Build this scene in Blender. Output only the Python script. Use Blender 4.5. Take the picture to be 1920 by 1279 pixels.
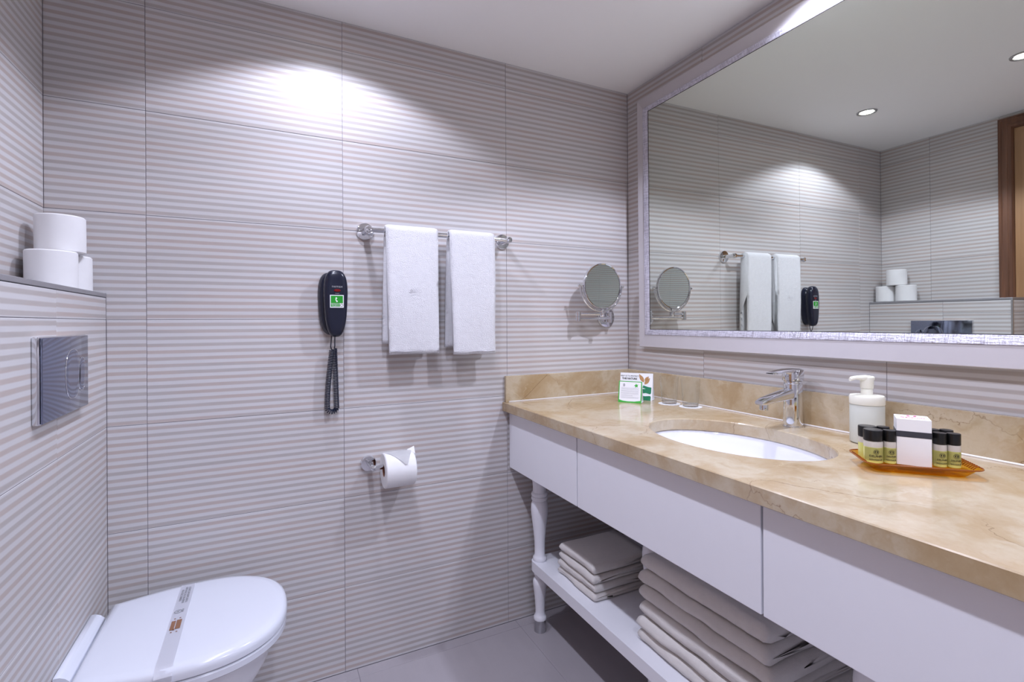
import bpy, bmesh, math, random
from math import sin, cos, pi, radians, sqrt, tan
from mathutils import Vector, Matrix, noise

random.seed(4)
for o in list(bpy.data.objects):
    bpy.data.objects.remove(o)
scene = bpy.context.scene
COL = scene.collection

# ------------------------------------------------------------------ room measurements (metres)
YB = 1.7364      # back wall face
XR = 1.4425      # right (mirror) wall face
XL = -0.5313     # left wall face
XB = -0.400      # front of the cistern box
YREAR = -2.00    # wall behind the camera
CE = 2.1842      # ceiling
ZL = 1.258       # ledge of the cistern box
ZK = 0.862       # worktop
ROWS = [0.0, .2846, .5846, .8846, 1.1846, 1.4846, 1.7846, 2.0846, CE]

# ------------------------------------------------------------------ camera
cam_d = bpy.data.cameras.new('camera')
cam = bpy.data.objects.new('camera', cam_d)
COL.objects.link(cam)
cam_d.sensor_fit = 'HORIZONTAL'
cam_d.sensor_width = 36.0
cam_d.lens = 925.93 / 1920 * 36
cam_d.shift_y = -(639.5 - 604.84) / 1920
cam_d.clip_start = 0.02
cam.matrix_world = (Matrix.Translation((0, 0, 1.1706)) @ Matrix.Rotation(radians(-26.447), 4, 'Z')
                    @ Matrix.Rotation(radians(90), 4, 'X') @ Matrix.Rotation(radians(-0.3257), 4, 'Z'))
scene.camera = cam

# ------------------------------------------------------------------ world, exposure
world = bpy.data.worlds.new('world')
scene.world = world
world.use_nodes = True
world.node_tree.nodes['Background'].inputs[0].default_value = (0.75, 0.78, 0.9, 1)
world.node_tree.nodes['Background'].inputs[1].default_value = 0.05
vs = scene.view_settings
vs.view_transform = 'Standard'
vs.look = 'None'
vs.gamma = 1.0
vs.use_curve_mapping = False
vs.exposure = 0.0
LAMP_COL = (0.76, 0.80, 1.0)
LAMP_POW = 27.0
scene.cycles.blur_glossy = 0.5
LAMPS = [(0.180, 1.420), (0.185, 0.850), (1.235, 0.850), (0.19, 0.28), (0.19, -0.30), (0.19, -1.68), (1.15, -1.0)]  # lamps behind the camera are unseen, added to fill ceiling and walls


# ------------------------------------------------------------------ material helpers
def srgb(r, g, b):
    f = lambda c: (c / 255 / 12.92) if c / 255 <= .04045 else ((c / 255 + .055) / 1.055) ** 2.4
    return (f(r), f(g), f(b), 1)


class NT:
    def __init__(self, name):
        self.m = bpy.data.materials.new(name)
        self.m.use_nodes = True
        self.t = self.m.node_tree
        self.b = self.t.nodes['Principled BSDF']

    def n(self, typ, **kw):
        nd = self.t.nodes.new(typ)
        for k, v in kw.items():
            if k.startswith('i_'):
                nd.inputs[k[2:].replace('_', ' ')].default_value = v
            else:
                setattr(nd, k, v)
        return nd

    def l(self, a, b):
        self.t.links.new(a, b)

    def math(self, op, a, b=None, c=None):
        nd = self.n('ShaderNodeMath', operation=op)
        for i, x in enumerate((a, b, c)):
            if x is None:
                continue
            if isinstance(x, (int, float)):
                nd.inputs[i].default_value = x
            else:
                self.l(x, nd.inputs[i])
        return nd.outputs[0]

    def mix(self, fac, a, b, blend='MIX'):
        nd = self.n('ShaderNodeMix', data_type='RGBA', blend_type=blend)
        for i, x in ((0, fac), (6, a), (7, b)):
            if isinstance(x, (int, float, tuple)):
                nd.inputs[i].default_value = x
            else:
                self.l(x, nd.inputs[i])
        return nd.outputs[2]

    def coord(self, scale=(1, 1, 1), obj=False):
        if obj:
            src = self.n('ShaderNodeTexCoord').outputs['Object']
        else:
            src = self.n('ShaderNodeNewGeometry').outputs['Position']
        mp = self.n('ShaderNodeMapping')
        mp.inputs['Scale'].default_value = scale
        self.l(src, mp.inputs['Vector'])
        return mp.outputs[0]

    def noise(self, vec, scale, detail=3, rough=.5):
        nd = self.n('ShaderNodeTexNoise')
        nd.inputs['Scale'].default_value = scale
        nd.inputs['Detail'].default_value = detail
        nd.inputs['Roughness'].default_value = rough
        self.l(vec, nd.inputs['Vector'])
        return nd.outputs['Fac']

    def ramp(self, fac, stops):
        nd = self.n('ShaderNodeValToRGB')
        el = nd.color_ramp.elements
        while len(el) < len(stops):
            el.new(.5)
        for e, (p, c) in zip(el, stops):
            e.position = p
            e.color = c
        self.l(fac, nd.inputs[0])
        return nd.outputs[0]

    def bump(self, h, strength=.2, dist=.002):
        nd = self.n('ShaderNodeBump')
        nd.inputs['Strength'].default_value = strength
        nd.inputs['Distance'].default_value = dist
        self.l(h, nd.inputs['Height'])
        self.l(nd.outputs[0], self.b.inputs['Normal'])

    def set(self, **kw):
        for k, v in kw.items():
            self.b.inputs[k.replace('_', ' ')].default_value = v
        return self


def plain(name, col, rough=.5, metal=0.0, var=.03, **kw):
    m = NT(name)
    v = m.noise(m.coord(obj=True), 30, 2)
    c2 = tuple(max(0, x * (1 - var * 2)) for x in col[:3]) + (1,)
    m.l(m.mix(v, col, c2), m.b.inputs['Base Color'])
    m.set(Roughness=rough, Metallic=metal, **kw)
    return m.m


def tile_mat():
    m = NT('striped_tile')
    geo = m.n('ShaderNodeNewGeometry')
    sep = m.n('ShaderNodeSeparateXYZ')
    m.l(geo.outputs['Position'], sep.inputs[0])
    rnd = m.n('ShaderNodeObjectInfo').outputs['Random']
    z = m.math('SUBTRACT', sep.outputs[2], .2846 - 3.0)
    z = m.math('ADD', z, m.math('MULTIPLY', rnd, .005))
    fr = m.math('FRACT', m.math('DIVIDE', z, .02))
    d = m.math('ABSOLUTE', m.math('SUBTRACT', fr, .5))          # 0 in the middle of the dark stripe
    edge = m.noise(m.coord((14, 14, 160)), 1.0, 3, .6)
    d = m.math('ADD', d, m.math('MULTIPLY', m.math('SUBTRACT', edge, .5), .10))
    mr = m.n('ShaderNodeMapRange', interpolation_type='SMOOTHSTEP')
    mr.inputs['From Min'].default_value = .16
    mr.inputs['From Max'].default_value = .33
    m.l(d, mr.inputs['Value'])
    streak = m.noise(m.coord((7, 7, 70)), 1.0, 4, .65)
    hue = m.noise(m.coord((3, 3, 26)), 1.0, 2, .5)
    dark = m.mix(m.ramp(hue, [(.42, (0, 0, 0, 1)), (.58, (1, 1, 1, 1))]), srgb(174, 167, 164), srgb(183, 167, 160))
    dark = m.mix(m.math('MULTIPLY', streak, .55), dark, srgb(202, 196, 194))
    light = m.mix(m.math('MULTIPLY', streak, .5), srgb(209, 207, 208), srgb(198, 195, 197))
    c = m.mix(mr.outputs[0], dark, light)
    tone = m.math('ADD', m.math('MULTIPLY', rnd, .06), .95)
    comb = m.n('ShaderNodeCombineXYZ')
    for i in range(3):
        m.l(tone, comb.inputs[i])
    c = m.mix(1.0, c, comb.outputs[0], 'MULTIPLY')
    m.l(c, m.b.inputs['Base Color'])
    m.set(Roughness=.42)
    m.b.inputs['Specular IOR Level'].default_value = .35
    m.bump(m.noise(m.coord((60, 60, 200)), 3, 3), .06, .001)
    return m.m


def marble_mat():
    m = NT('beige_marble')
    p = m.coord()
    w = m.noise(p, 3.5, 6, .62)
    add = m.n('ShaderNodeVectorMath', operation='ADD')
    cmb = m.n('ShaderNodeCombineXYZ')
    for i, k in enumerate((.35, .22, .3)):
        m.l(m.math('MULTIPLY', w, k), cmb.inputs[i])
    m.l(p, add.inputs[0])
    m.l(cmb.outputs[0], add.inputs[1])
    cloud = m.noise(add.outputs[0], 6, 6, .6)
    base = m.ramp(cloud, [(.28, srgb(164, 137, 98)), (.45, srgb(180, 158, 125)), (.60, srgb(195, 180, 155)), (.8, srgb(171, 149, 114))])
    # thin dark veins
    rot = m.n('ShaderNodeMapping')
    rot.inputs['Rotation'].default_value = (.5, .75, .55)
    m.l(add.outputs[0], rot.inputs['Vector'])
    vor = m.n('ShaderNodeTexVoronoi', feature='DISTANCE_TO_EDGE')
    vor.inputs['Scale'].default_value = 3.4
    m.l(rot.outputs[0], vor.inputs['Vector'])
    vein = m.ramp(vor.outputs['Distance'], [(0.0, (1, 1, 1, 1)), (.005, (0, 0, 0, 1))])
    msk = m.ramp(m.noise(p, 4, 2), [(.47, (0, 0, 0, 1)), (.60, (.75, .75, .75, 1))])
    c = m.mix(m.mix(1.0, vein, msk, 'MULTIPLY'), base, srgb(120, 92, 62))
    vor2 = m.n('ShaderNodeTexVoronoi', feature='DISTANCE_TO_EDGE')
    vor2.inputs['Scale'].default_value = 7
    m.l(add.outputs[0], vor2.inputs['Vector'])
    v2 = m.ramp(vor2.outputs['Distance'], [(0.0, (.4, .4, .4, 1)), (.02, (0, 0, 0, 1))])
    msk2 = m.ramp(m.noise(p, 9, 2), [(.5, (0, 0, 0, 1)), (.65, (1, 1, 1, 1))])
    c = m.mix(m.mix(1.0, v2, msk2, 'MULTIPLY'), c, srgb(206, 190, 160))
    m.l(c, m.b.inputs['Base Color'])
    m.set(Roughness=.16)
    m.b.inputs['Specular IOR Level'].default_value = .85
    return m.m


def floor_mat():
    m = NT('grey_floor_tile')
    n1 = m.noise(m.coord(), 5, 5, .6)
    n2 = m.noise(m.coord((40, 4, 1)), 1, 3)
    c = m.mix(n1, srgb(160, 154, 159), srgb(178, 172, 176))
    c = m.mix(m.math('MULTIPLY', n2, .25), c, srgb(142, 136, 140))
    m.l(c, m.b.inputs['Base Color'])
    m.set(Roughness=.3)
    return m.m


def terry_mat(name, col, scale=420, strength=.9):
    m = NT(name)
    p = m.coord(obj=True)
    n1 = m.noise(p, scale, 2, .7)
    n2 = m.noise(p, 60, 3)
    c2 = tuple(x * .9 for x in col[:3]) + (1,)
    m.l(m.mix(n2, col, c2), m.b.inputs['Base Color'])
    m.set(Roughness=.95)
    m.b.inputs['Sheen Weight'].default_value = .25
    m.b.inputs['Specular IOR Level'].default_value = .1
    m.bump(m.math('ADD', n1, m.math('MULTIPLY', n2, .6)), strength, .004)
    return m.m


def wood_mat(name, a, b, sc=(60, 60, 2.2)):
    m = NT(name)
    p = m.coord(sc)
    n1 = m.noise(p, 1.0, 6, .65)
    c = m.ramp(n1, [(.3, a), (.7, b)])
    m.l(c, m.b.inputs['Base Color'])
    m.set(Roughness=.38)
    return m.m


def band_mat():
    # hammered silver leaf: streaks running across the moulding
    m = NT('silver_leaf')
    n1 = m.noise(m.coord((2, 230, 30)), 1.0, 3, .7)
    n2 = m.noise(m.coord((2, 30, 230)), 1.0, 3, .7)
    h = m.math('ADD', n1, n2)
    c = m.ramp(m.math('MULTIPLY', h, .5), [(.36, srgb(176, 172, 186)), (.6, srgb(228, 226, 238))])
    m.l(c, m.b.inputs['Base Color'])
    m.set(Roughness=.3, Metallic=.55)
    m.bump(h, .9, .003)
    return m.m


def emis(name, col, s):
    m = NT(name)
    m.b.inputs['Base Color'].default_value = (0, 0, 0, 1)
    m.b.inputs['Emission Color'].default_value = col
    m.b.inputs['Emission Strength'].default_value = s
    return m.m


def glass_mat(name, col=(1, 1, 1, 1), rough=0.0):
    # thin clear glass: tinted transparency with a fresnel gloss
    m = NT(name)
    m.t.nodes.remove(m.b)
    out = m.t.nodes['Material Output']
    tr = m.n('ShaderNodeBsdfTransparent')
    tr.inputs[0].default_value = col
    gl = m.n('ShaderNodeBsdfGlossy')
    gl.inputs['Roughness'].default_value = max(.02, rough)
    lw = m.n('ShaderNodeLayerWeight')
    lw.inputs[0].default_value = .22
    mr = m.math('ADD', m.math('MULTIPLY', lw.outputs['Facing'], .30), .015)
    mx = m.n('ShaderNodeMixShader')
    m.l(mr, mx.inputs[0])
    m.l(tr.outputs[0], mx.inputs[1])
    m.l(gl.outputs[0], mx.inputs[2])
    m.l(mx.outputs[0], out.inputs[0])
    return m.m


def mirror_mat(name, col):
    m = NT(name)
    m.t.nodes.remove(m.b)
    gl = m.n('ShaderNodeBsdfGlossy')
    gl.inputs['Color'].default_value = col
    gl.inputs['Roughness'].default_value = 0.01
    m.l(gl.outputs[0], m.t.nodes['Material Output'].inputs[0])
    return m.m


M = dict(
    tile=tile_mat(), marble=marble_mat(), floor=floor_mat(),
    grout=plain('grout', srgb(150, 144, 152), .8), ceil=plain('ceiling_paint', srgb(248, 247, 246), .9, var=.005),
    chrome=plain('chrome', (.78, .79, .82, 1), .06, 1.0, .02), steel=plain('brushed_steel', (.55, .55, .57, 1), .28, 1.0),
    plate=plain('plate_chrome', (.27, .30, .41, 1), .08, 1.0, .02),
    white=plain('white_lacquer', srgb(238, 238, 244), .32, var=.01), ceramic=plain('white_ceramic', srgb(232, 232, 238), .08, var=.005),
    seat=plain('white_seat_plastic', srgb(220, 223, 233), .16, var=.005),
    towel=terry_mat('white_terry', srgb(240, 239, 243)), towel2=terry_mat('folded_terry', srgb(224, 219, 215), 600, .35),
    paper=plain('toilet_paper', srgb(240, 239, 240), .9, var=.03), kraft=plain('cardboard_core', srgb(150, 100, 80), .85),
    navy=plain('dark_blue_plastic', srgb(24, 28, 46), .22, var=.02), cord=plain('dark_blue_cord', srgb(26, 32, 52), .35),
    black=plain('black_plastic', srgb(14, 14, 15), .3), silicone=plain('silicone', srgb(216, 210, 206), .4),
    frame=plain('frame_lacquer', srgb(194, 189, 192), .28, .1, .02), band=band_mat(),
    mirror=mirror_mat('mirror_glass', (.80, .84, .765, 1)), mag=mirror_mat('round_mirror_glass', (.62, .66, .62, 1)),
    walnut=wood_mat('walnut', srgb(84, 54, 40), srgb(128, 88, 66)), oak=wood_mat('door_veneer', srgb(146, 108, 74), srgb(172, 132, 94)),
    dark=plain('shadow_gap', srgb(30, 24, 22), .8), glass=glass_mat('clear_glass', (.995, .997, .995, 1)),
    amber=glass_mat('amber_plastic', (.97, .72, .16, 1), .05), amberrim=plain('amber_rim', srgb(150, 84, 26), .18),
    frost=plain('frosted_plastic', srgb(205, 207, 198), .35, var=.02), cream=plain('cream_plastic', srgb(238, 236, 222), .35, var=.01),
    liquid=plain('pale_yellow_gel', srgb(222, 222, 128), .2), label=plain('bottle_label', srgb(226, 224, 140), .5),
    clearneck=plain('clear_bottle_neck', srgb(206, 200, 190), .12), ink=plain('dark_ink', srgb(52, 48, 40), .7),
    card=plain('white_card', srgb(238, 238, 240), .55, var=.01), green=plain('green_print', srgb(64, 178, 62), .55), dgreen=plain('dark_green_print', srgb(22, 124, 84), .55),
    tan=plain('tan_print', srgb(186, 140, 90), .6), grey=plain('grey_print', srgb(150, 150, 156), .6), pink=plain('pink_print', srgb(214, 92, 140), .6),
    red=plain('red_lens', srgb(120, 12, 16), .15), sticker=plain('green_sticker', srgb(30, 150, 36), .4), brown=plain('brown_print', srgb(142, 100, 74), .6),
    band_dark=plain('charcoal_band', srgb(54, 56, 66), .45), strip=plain('paper_strip', srgb(244, 244, 250), .7, var=.005),
    lamp=emis('lamp_glow', (1, .98, .95, 1), 30.0), emb=plain('grey_thread', srgb(206, 205, 210), .9),
    whitetrim=plain('grey_ledge', srgb(150, 148, 152), .3, .3),
)


# ------------------------------------------------------------------ object helpers
def put(name, bm, mat, parent=None, smooth=False, mats=None):
    me = bpy.data.meshes.new(name)
    bmesh.ops.recalc_face_normals(bm, faces=bm.faces)
    bm.to_mesh(me)
    bm.free()
    for x in (mats or [mat]):
        me.materials.append(M[x] if isinstance(x, str) else x)
    if smooth:
        for p in me.polygons:
            p.use_smooth = True
        if smooth != 'all':
            try:
                me.set_sharp_from_angle(angle=radians(38))
            except Exception:
                pass
    o = bpy.data.objects.new(name, me)
    COL.objects.link(o)
    if parent:
        o.parent = parent
        o.matrix_parent_inverse = parent.matrix_world.inverted()
    return o


def tag(o, label=None, cat=None, group=None, kind=None):
    for k, v in (('label', label), ('category', cat), ('group', group), ('kind', kind)):
        if v:
            o[k] = v
    return o


def thing(name, loc, label, cat, group=None, rz=0):
    o = bpy.data.objects.new(name, None)
    o.empty_display_size = .03
    COL.objects.link(o)
    o.location = loc
    o.rotation_euler = (0, 0, rz)
    o.matrix_world = Matrix.Translation(loc) @ Matrix.Rotation(rz, 4, 'Z')
    return tag(o, label, cat, group)


def box(bm, x0, x1, y0, y1, z0, z1, bev=0, seg=2, mw=None):
    b2 = bmesh.new()
    bmesh.ops.create_cube(b2, size=1)
    for v in b2.verts:
        v.co = Vector((x0 + (v.co.x + .5) * (x1 - x0), y0 + (v.co.y + .5) * (y1 - y0), z0 + (v.co.z + .5) * (z1 - z0)))
    if bev:
        bmesh.ops.bevel(b2, geom=b2.edges[:], offset=bev, segments=seg, affect='EDGES', profile=.5)
    merge(bm, b2, mw)
    return bm


def merge(bm, b2, mw=None):
    mp = {}
    for v in b2.verts:
        mp[v] = bm.verts.new(mw @ v.co if mw else v.co)
    for f in b2.faces:
        try:
            nf = bm.faces.new([mp[v] for v in f.verts])
            nf.material_index = f.material_index
            nf.smooth = f.smooth
        except ValueError:
            pass
    b2.free()


def loft(bm, rings, closed=True, cap0=True, cap1=True):
    vr = [[bm.verts.new(p) for p in r] for r in rings]
    n = len(rings[0])
    for a, b in zip(vr[:-1], vr[1:]):
        for i in range(n if closed else n - 1):
            j = (i + 1) % n
            bm.faces.new((a[i], a[j], b[j], b[i]))
    if cap0 and closed:
        bm.faces.new(vr[0][::-1])
    if cap1 and closed:
        bm.faces.new(vr[-1])
    return bm


def lathe(bm, prof, c, n=32, axis='z', cap0=True, cap1=True):
    """prof: list of (radius, height) along axis from c."""
    rings = []
    for r, h in prof:
        ring = []
        for k in range(n):
            a = 2 * pi * k / n
            if axis == 'z':
                p = (c[0] + r * cos(a), c[1] + r * sin(a), c[2] + h)
            elif axis == 'y':
                p = (c[0] + r * cos(a), c[1] + h, c[2] + r * sin(a))
            else:
                p = (c[0] + h, c[1] + r * cos(a), c[2] + r * sin(a))
            ring.append(p)
        rings.append(ring)
    return loft(bm, rings, True, cap0, cap1)


def tube(bm, pts, r, n=8, caps=True):
    pts = [Vector(p) for p in pts]
    rs = r if isinstance(r, (list, tuple)) else [r] * len(pts)
    up = None
    rings = []
    for i, p in enumerate(pts):
        t = (pts[min(i + 1, len(pts) - 1)] - pts[max(i - 1, 0)]).normalized()
        if up is None:
            up = t.orthogonal().normalized()
        up = (up - t * up.dot(t)).normalized()
        s = t.cross(up)
        rings.append([p + (up * cos(2 * pi * k / n) + s * sin(2 * pi * k / n)) * rs[i] for k in range(n)])
    return loft(bm, rings, True, caps, caps)


def prism(bm, poly, mp, h0, h1):
    """poly of 2D points lifted by mp(u,v,h)."""
    return loft(bm, [[mp(u, v, h0) for u, v in poly], [mp(u, v, h1) for u, v in poly]])


def text_obj(name, s, size, mw, mat, parent, bold=0.0, ext=.0002):
    cu = bpy.data.curves.new(name, 'FONT')
    cu.body = s
    cu.size = size
    cu.align_x = 'CENTER'
    cu.align_y = 'CENTER'
    cu.extrude = ext
    cu.offset = bold
    cu.resolution_u = 2
    t = bpy.data.objects.new(name + '_tmp', cu)
    COL.objects.link(t)
    bpy.context.view_layer.update()
    me = bpy.data.meshes.new_from_object(t.evaluated_get(bpy.context.evaluated_depsgraph_get()))
    bpy.data.objects.remove(t)
    bpy.data.curves.remove(cu)
    me.transform(mw)
    me.materials.clear()
    me.materials.append(M[mat])
    o = bpy.data.objects.new(name, me)
    COL.objects.link(o)
    if parent:
        o.parent = parent
        o.matrix_parent_inverse = parent.matrix_world.inverted()
    return o


def frame_mw(origin, right, up):
    r = Vector(right).normalized()
    u = Vector(up).normalized()
    n = r.cross(u)
    return Matrix(((r.x, u.x, n.x, origin[0]), (r.y, u.y, n.y, origin[1]), (r.z, u.z, n.z, origin[2]), (0, 0, 0, 1)))


# ------------------------------------------------------------------ the setting
def slab(name, x0, x1, y0, y1, z0, z1, mat):
    o = put(name, box(bmesh.new(), x0, x1, y0, y1, z0, z1), mat)
    return tag(o, kind='structure')


G = .0016
wall_back = slab('wall_back', XL - .12, XR + .12, YB + G, YB + .12, -.0, CE, 'grout')
wall_right = slab('wall_right', XR + G, XR + .12, YREAR - .12, YB + G, 0, CE, 'grout')
wall_left = slab('wall_left', XL - .12, XL - G, YREAR - .12, YB + G, 0, CE, 'grout')
wall_rear = slab('wall_rear', XL - G, XR + G, YREAR - .12, YREAR - G, 0, CE, 'grout')
ceiling = slab('ceiling', XL - .12, XR + .12, YREAR - .12, YB + .12, CE, CE + .1, 'ceil')
floor = slab('floor', XL - .12, XR + .12, YREAR - .12, YB + .12, -.1, -.0016, 'grout')

tile_cache = {}


def tile_mesh(w, h, mat):
    key = (round(w, 4), round(h, 4), mat)
    if key in tile_cache:
        return tile_cache[key]
    g, b, t = .0007, .0007, .0016       # half joint, edge bevel, body thickness
    rings = []
    for ins, d in ((g, t), (g, b), (g + b, 0)):
        rings.append([(-w / 2 + ins, -d, -h / 2 + ins), (w / 2 - ins, -d, -h / 2 + ins),
                      (w / 2 - ins, -d, h / 2 - ins), (-w / 2 + ins, -d, h / 2 - ins)])
    bm = loft(bmesh.new(), rings, cap0=False)
    me = bpy.data.meshes.new('tile')
    bmesh.ops.recalc_face_normals(bm, faces=bm.faces)
    bm.to_mesh(me)
    bm.free()
    me.materials.append(M[mat])
    # outward normal is local +Y
    if me.polygons[-1].normal.y < 0:
        me.flip_normals()
    tile_cache[key] = me
    return me


def tile(parent, w, h, mw, mat='tile'):
    o = bpy.data.objects.new('tile', tile_mesh(w, h, mat))
    COL.objects.link(o)
    o.parent = parent
    o.matrix_world = mw
    return o


def rot_for(n):
    n = Vector(n)
    if abs(n.z) > .5:
        return Matrix.Rotation(radians(90), 4, 'X')
    return Matrix.Rotation(math.atan2(-n.x, n.y), 4, 'Z')


def tile_wall(parent, axis, face, normal, cuts, rows, skip=None):
    R = rot_for(normal)
    for a, b in zip(cuts[:-1], cuts[1:]):
        for z0, z1 in zip(rows[:-1], rows[1:]):
            if skip and skip((a + b) / 2, (z0 + z1) / 2):
                continue
            c = (a + b) / 2
            loc = (c, face, (z0 + z1) / 2) if axis == 'x' else (face, c, (z0 + z1) / 2)
            tile(parent, abs(b - a), z1 - z0, Matrix.Translation(loc) @ R)


tile_wall(wall_back, 'x', YB, (0, -1, 0), [-.308, .2318, .8411, XR], ROWS)
tile_wall(wall_back, 'x', YB, (0, -1, 0), [XB, -.308], ROWS[:5])
# the narrow column behind the box, above the ledge
tile_wall(wall_back, 'x', YB, (0, -1, 0), [XL, -.308], [1.4846, 1.7846, 2.0846, CE])
_g = .0007
_L = [(XL, ZL + _g), (XB + _g, ZL + _g), (XB + _g, 1.1846 + _g), (-.308 - _g, 1.1846 + _g), (-.308 - _g, 1.4846 - _g), (XL, 1.4846 - _g)]
put('tile', loft(bmesh.new(), [[(x, YB + .0016, z) for x, z in _L], [(x, YB, z) for x, z in _L]]), 'tile', wall_back)
tile_wall(wall_right, 'y', XR, (-1, 0, 0), [YREAR, -1.6843, -1.0843, -.4843, .1157, .7157, 1.3157, YB], ROWS)
tile_wall(wall_rear, 'x', YREAR, (0, 1, 0), [XL, -.3, .3, .9, XR], ROWS)
DY0, DY1 = .20, 1.185           # door opening with its casing
tile_wall(wall_left, 'y', XL, (1, 0, 0), [DY1, 1.4835, YB], [ZL, 1.4846, 1.7846, 2.0846, CE])
tile_wall(wall_left, 'y', XL, (1, 0, 0), [YREAR, -1.6, -1.0, -.4, DY0], ROWS)
# floor tiles
fx = [XL, -.33, .27, .87, XR]
fy = [YREAR, -1.91, -1.31, -.71, -.11, .49, 1.09, 1.69, YB]
for a, b in zip(fx[:-1], fx[1:]):
    for c, d in zip(fy[:-1], fy[1:]):
        tile(floor, b - a, d - c, Matrix.Translation(((a + b) / 2, (c + d) / 2, 0)) @ Matrix.Rotation(radians(90), 4, 'X'), 'floor')

# cistern box with its tiles, ledge and corner profile
YE = 1.095
wall_cistern = slab('wall_cistern', XL, XB - G, YE + G, YB, 0, ZL - .012, 'grout')
tile_wall(wall_cistern, 'y', XB, (1, 0, 0), [YE, 1.3735, YB], [0, .2846, .5846, .8846, 1.1846, ZL - .012])
tile_wall(wall_cistern, 'x', YE, (0, -1, 0), [XL, XB], [0, .2846, .5846, .8846, 1.1846, ZL - .012])
put('ledge', box(bmesh.new(), XL, XB + .001, YE - .001, YB, ZL - .011, ZL, .0015), 'whitetrim', wall_cistern)
put('edge_profile', box(bmesh.new(), XB - .006, XB + .002, YE - .002, YE + .006, 0, ZL - .011, .001), 'steel', wall_cistern)

# door in the left wall
door = tag(bpy.data.objects.new('door_1', None), 'oak veneer door in a dark walnut casing', None, None, 'structure')
COL.objects.link(door)
door.location = (XL, .7, 0)
bpy.context.view_layer.update()
YJ = 1.092


def casing_piece(pts0, pts1):
    bm = bmesh.new()
    prof = [(0, 0), (0, .017), (.012, .022), (.016, .018), (.036, .020), (.040, .024), (.052, .022), (.058, .014), (.060, 0)]
    r0 = [(XL + d, *pts0(s)) for s, d in prof]
    r1 = [(XL + d, *pts1(s)) for s, d in prof]
    return loft(bm, [r0, r1])


ZT = 2.166
tile_wall(wall_left, 'y', XL, (1, 0, 0), [DY0, .7, DY1], [ZT, CE])
put('casing', casing_piece(lambda s: (DY1 - s, ZL + .001), lambda s: (DY1 - s, ZT - s)), 'walnut', door, True)
put('casing', casing_piece(lambda s: (DY0 + s, 0), lambda s: (DY0 + s, ZT - s)), 'walnut', door, True)
put('casing', casing_piece(lambda s: (DY1 - s, ZT - s), lambda s: (DY0 + s, ZT - s)), 'walnut', door, True)
put('jamb', box(bmesh.new(), XL - .002, XL + .010, 1.077, 1.1245, ZL + .001, ZT - .061, .001), 'oak', door)
put('jamb', box(bmesh.new(), XL - .002, XL + .010, 1.077, YJ, 0, ZL, .001), 'oak', door)
put('jamb', box(bmesh.new(), XL - .002, XL + .010, DY0 + .061, 1.077, ZT - .079, ZT - .061, .001), 'oak', door)
put('leaf', box(bmesh.new(), XL - .002, XL + .008, DY0 + .064, 1.074, .008, ZT - .083, .002), 'oak', door)
for zz in (1.83, 1.0, .25):
    h = put('hinge', lathe(bmesh.new(), [(.004, -.045), (.006, -.043), (.006, -.015), (.0055, -.0148), (.0055, -.0142), (.006, -.014), (.006, .014), (.0055, .0142), (.0055, .0148), (.006, .015), (.006, .043), (.004, .045)], (XL + .012, 1.0755, zz), 12), 'steel', door, True)
hd = put('door_handle', lathe(bmesh.new(), [(.024, 0), (.024, .006), (.01, .008), (.009, .04), (.0, .041)], (XL + .008, DY0 + .12, 1.03), 16, 'x'), 'chrome', door, True)
put('lever', tube(bmesh.new(), [(XL + .045, DY0 + .12, 1.03), (XL + .048, DY0 + .18, 1.03), (XL + .046, DY0 + .23, 1.028)], .008), 'chrome', hd, True)

# ------------------------------------------------------------------ downlights
lamp_lab = ['round recessed downlight in the ceiling nearest the towel wall', 'second round ceiling downlight from the towel wall',
            'round recessed ceiling downlight above the basin', 'third round ceiling downlight from the towel wall', 'unseen fill downlight just behind the camera, added to the row',
            'added fill downlight near the unseen wall behind the photographer', 'added fill downlight past the end of the worktop, out of view']
for i, (lx, ly) in enumerate(LAMPS):
    t = thing('ceiling_downlight', (lx, ly, CE), lamp_lab[i], 'downlight', 'recessed ceiling downlights')
    put('trim_ring', lathe(bmesh.new(), [(.043, 0), (.042, -.004), (.034, -.005), (.031, -.001), (.031, 0)], (lx, ly, CE), 40), 'steel', t, True)
    put('lamp_lens', lathe(bmesh.new(), [(.0285, 0), (.0285, -.0015), (.001, -.0022)], (lx, ly, CE), 32), 'lamp', t)
    ld = bpy.data.lights.new('downlight_bulb', 'SPOT')
    ld.energy = LAMP_POW * (1.9 if lx > 1 else 1.0)
    ld.color = LAMP_COL
    ld.spot_size = radians(133)
    ld.spot_blend = .26
    ld.shadow_soft_size = .03
    lo = bpy.data.objects.new('downlight_bulb', ld)
    COL.objects.link(lo)
    lo.location = (lx, ly, CE - .012)
    lo.parent = t
    lo.matrix_parent_inverse = t.matrix_world.inverted()

# ------------------------------------------------------------------ wall mirror
ya, aa = .0089, .00593
MN = Vector((-cos(aa) * cos(ya), sin(ya) * cos(aa), -sin(aa)))
MT = Vector((sin(ya), cos(ya), 0))
MU = MT.cross(MN).normalized()
if MU.z < 0:
    MU = -MU
MP0 = Vector((1.42, 1.2, 1.5))


def mp(y, z, d):
    return MP0 + MT * (y - 1.2) + MU * (z - 1.5) + MN * d


mirror = thing('wall_mirror', (1.40, .68, 1.06), 'large rectangular wall mirror in a pale frame with hammered silver inner edge', 'mirror')
gy0, gy1, gz0, gz1 = -.22, 1.580, 1.1385, 2.044
put('glass', box(bmesh.new(), 0, 1, 0, 1, 0, 1), 'mirror', mirror)
gl = mirror.children[0]
for v in gl.data.vertices:
    v.co = mp(gy0 - .003 + v.co.y * (gy1 - gy0 + .006), gz0 - .003 + v.co.z * (gz1 - gz0 + .006), -.006 * v.co.x)
# members: (start corner, end corner) with face and band widths
wid = dict(b=(.050, .0225), t=(.0405, .0175), l=(.027, .025), r=(.027, .025))


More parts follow.
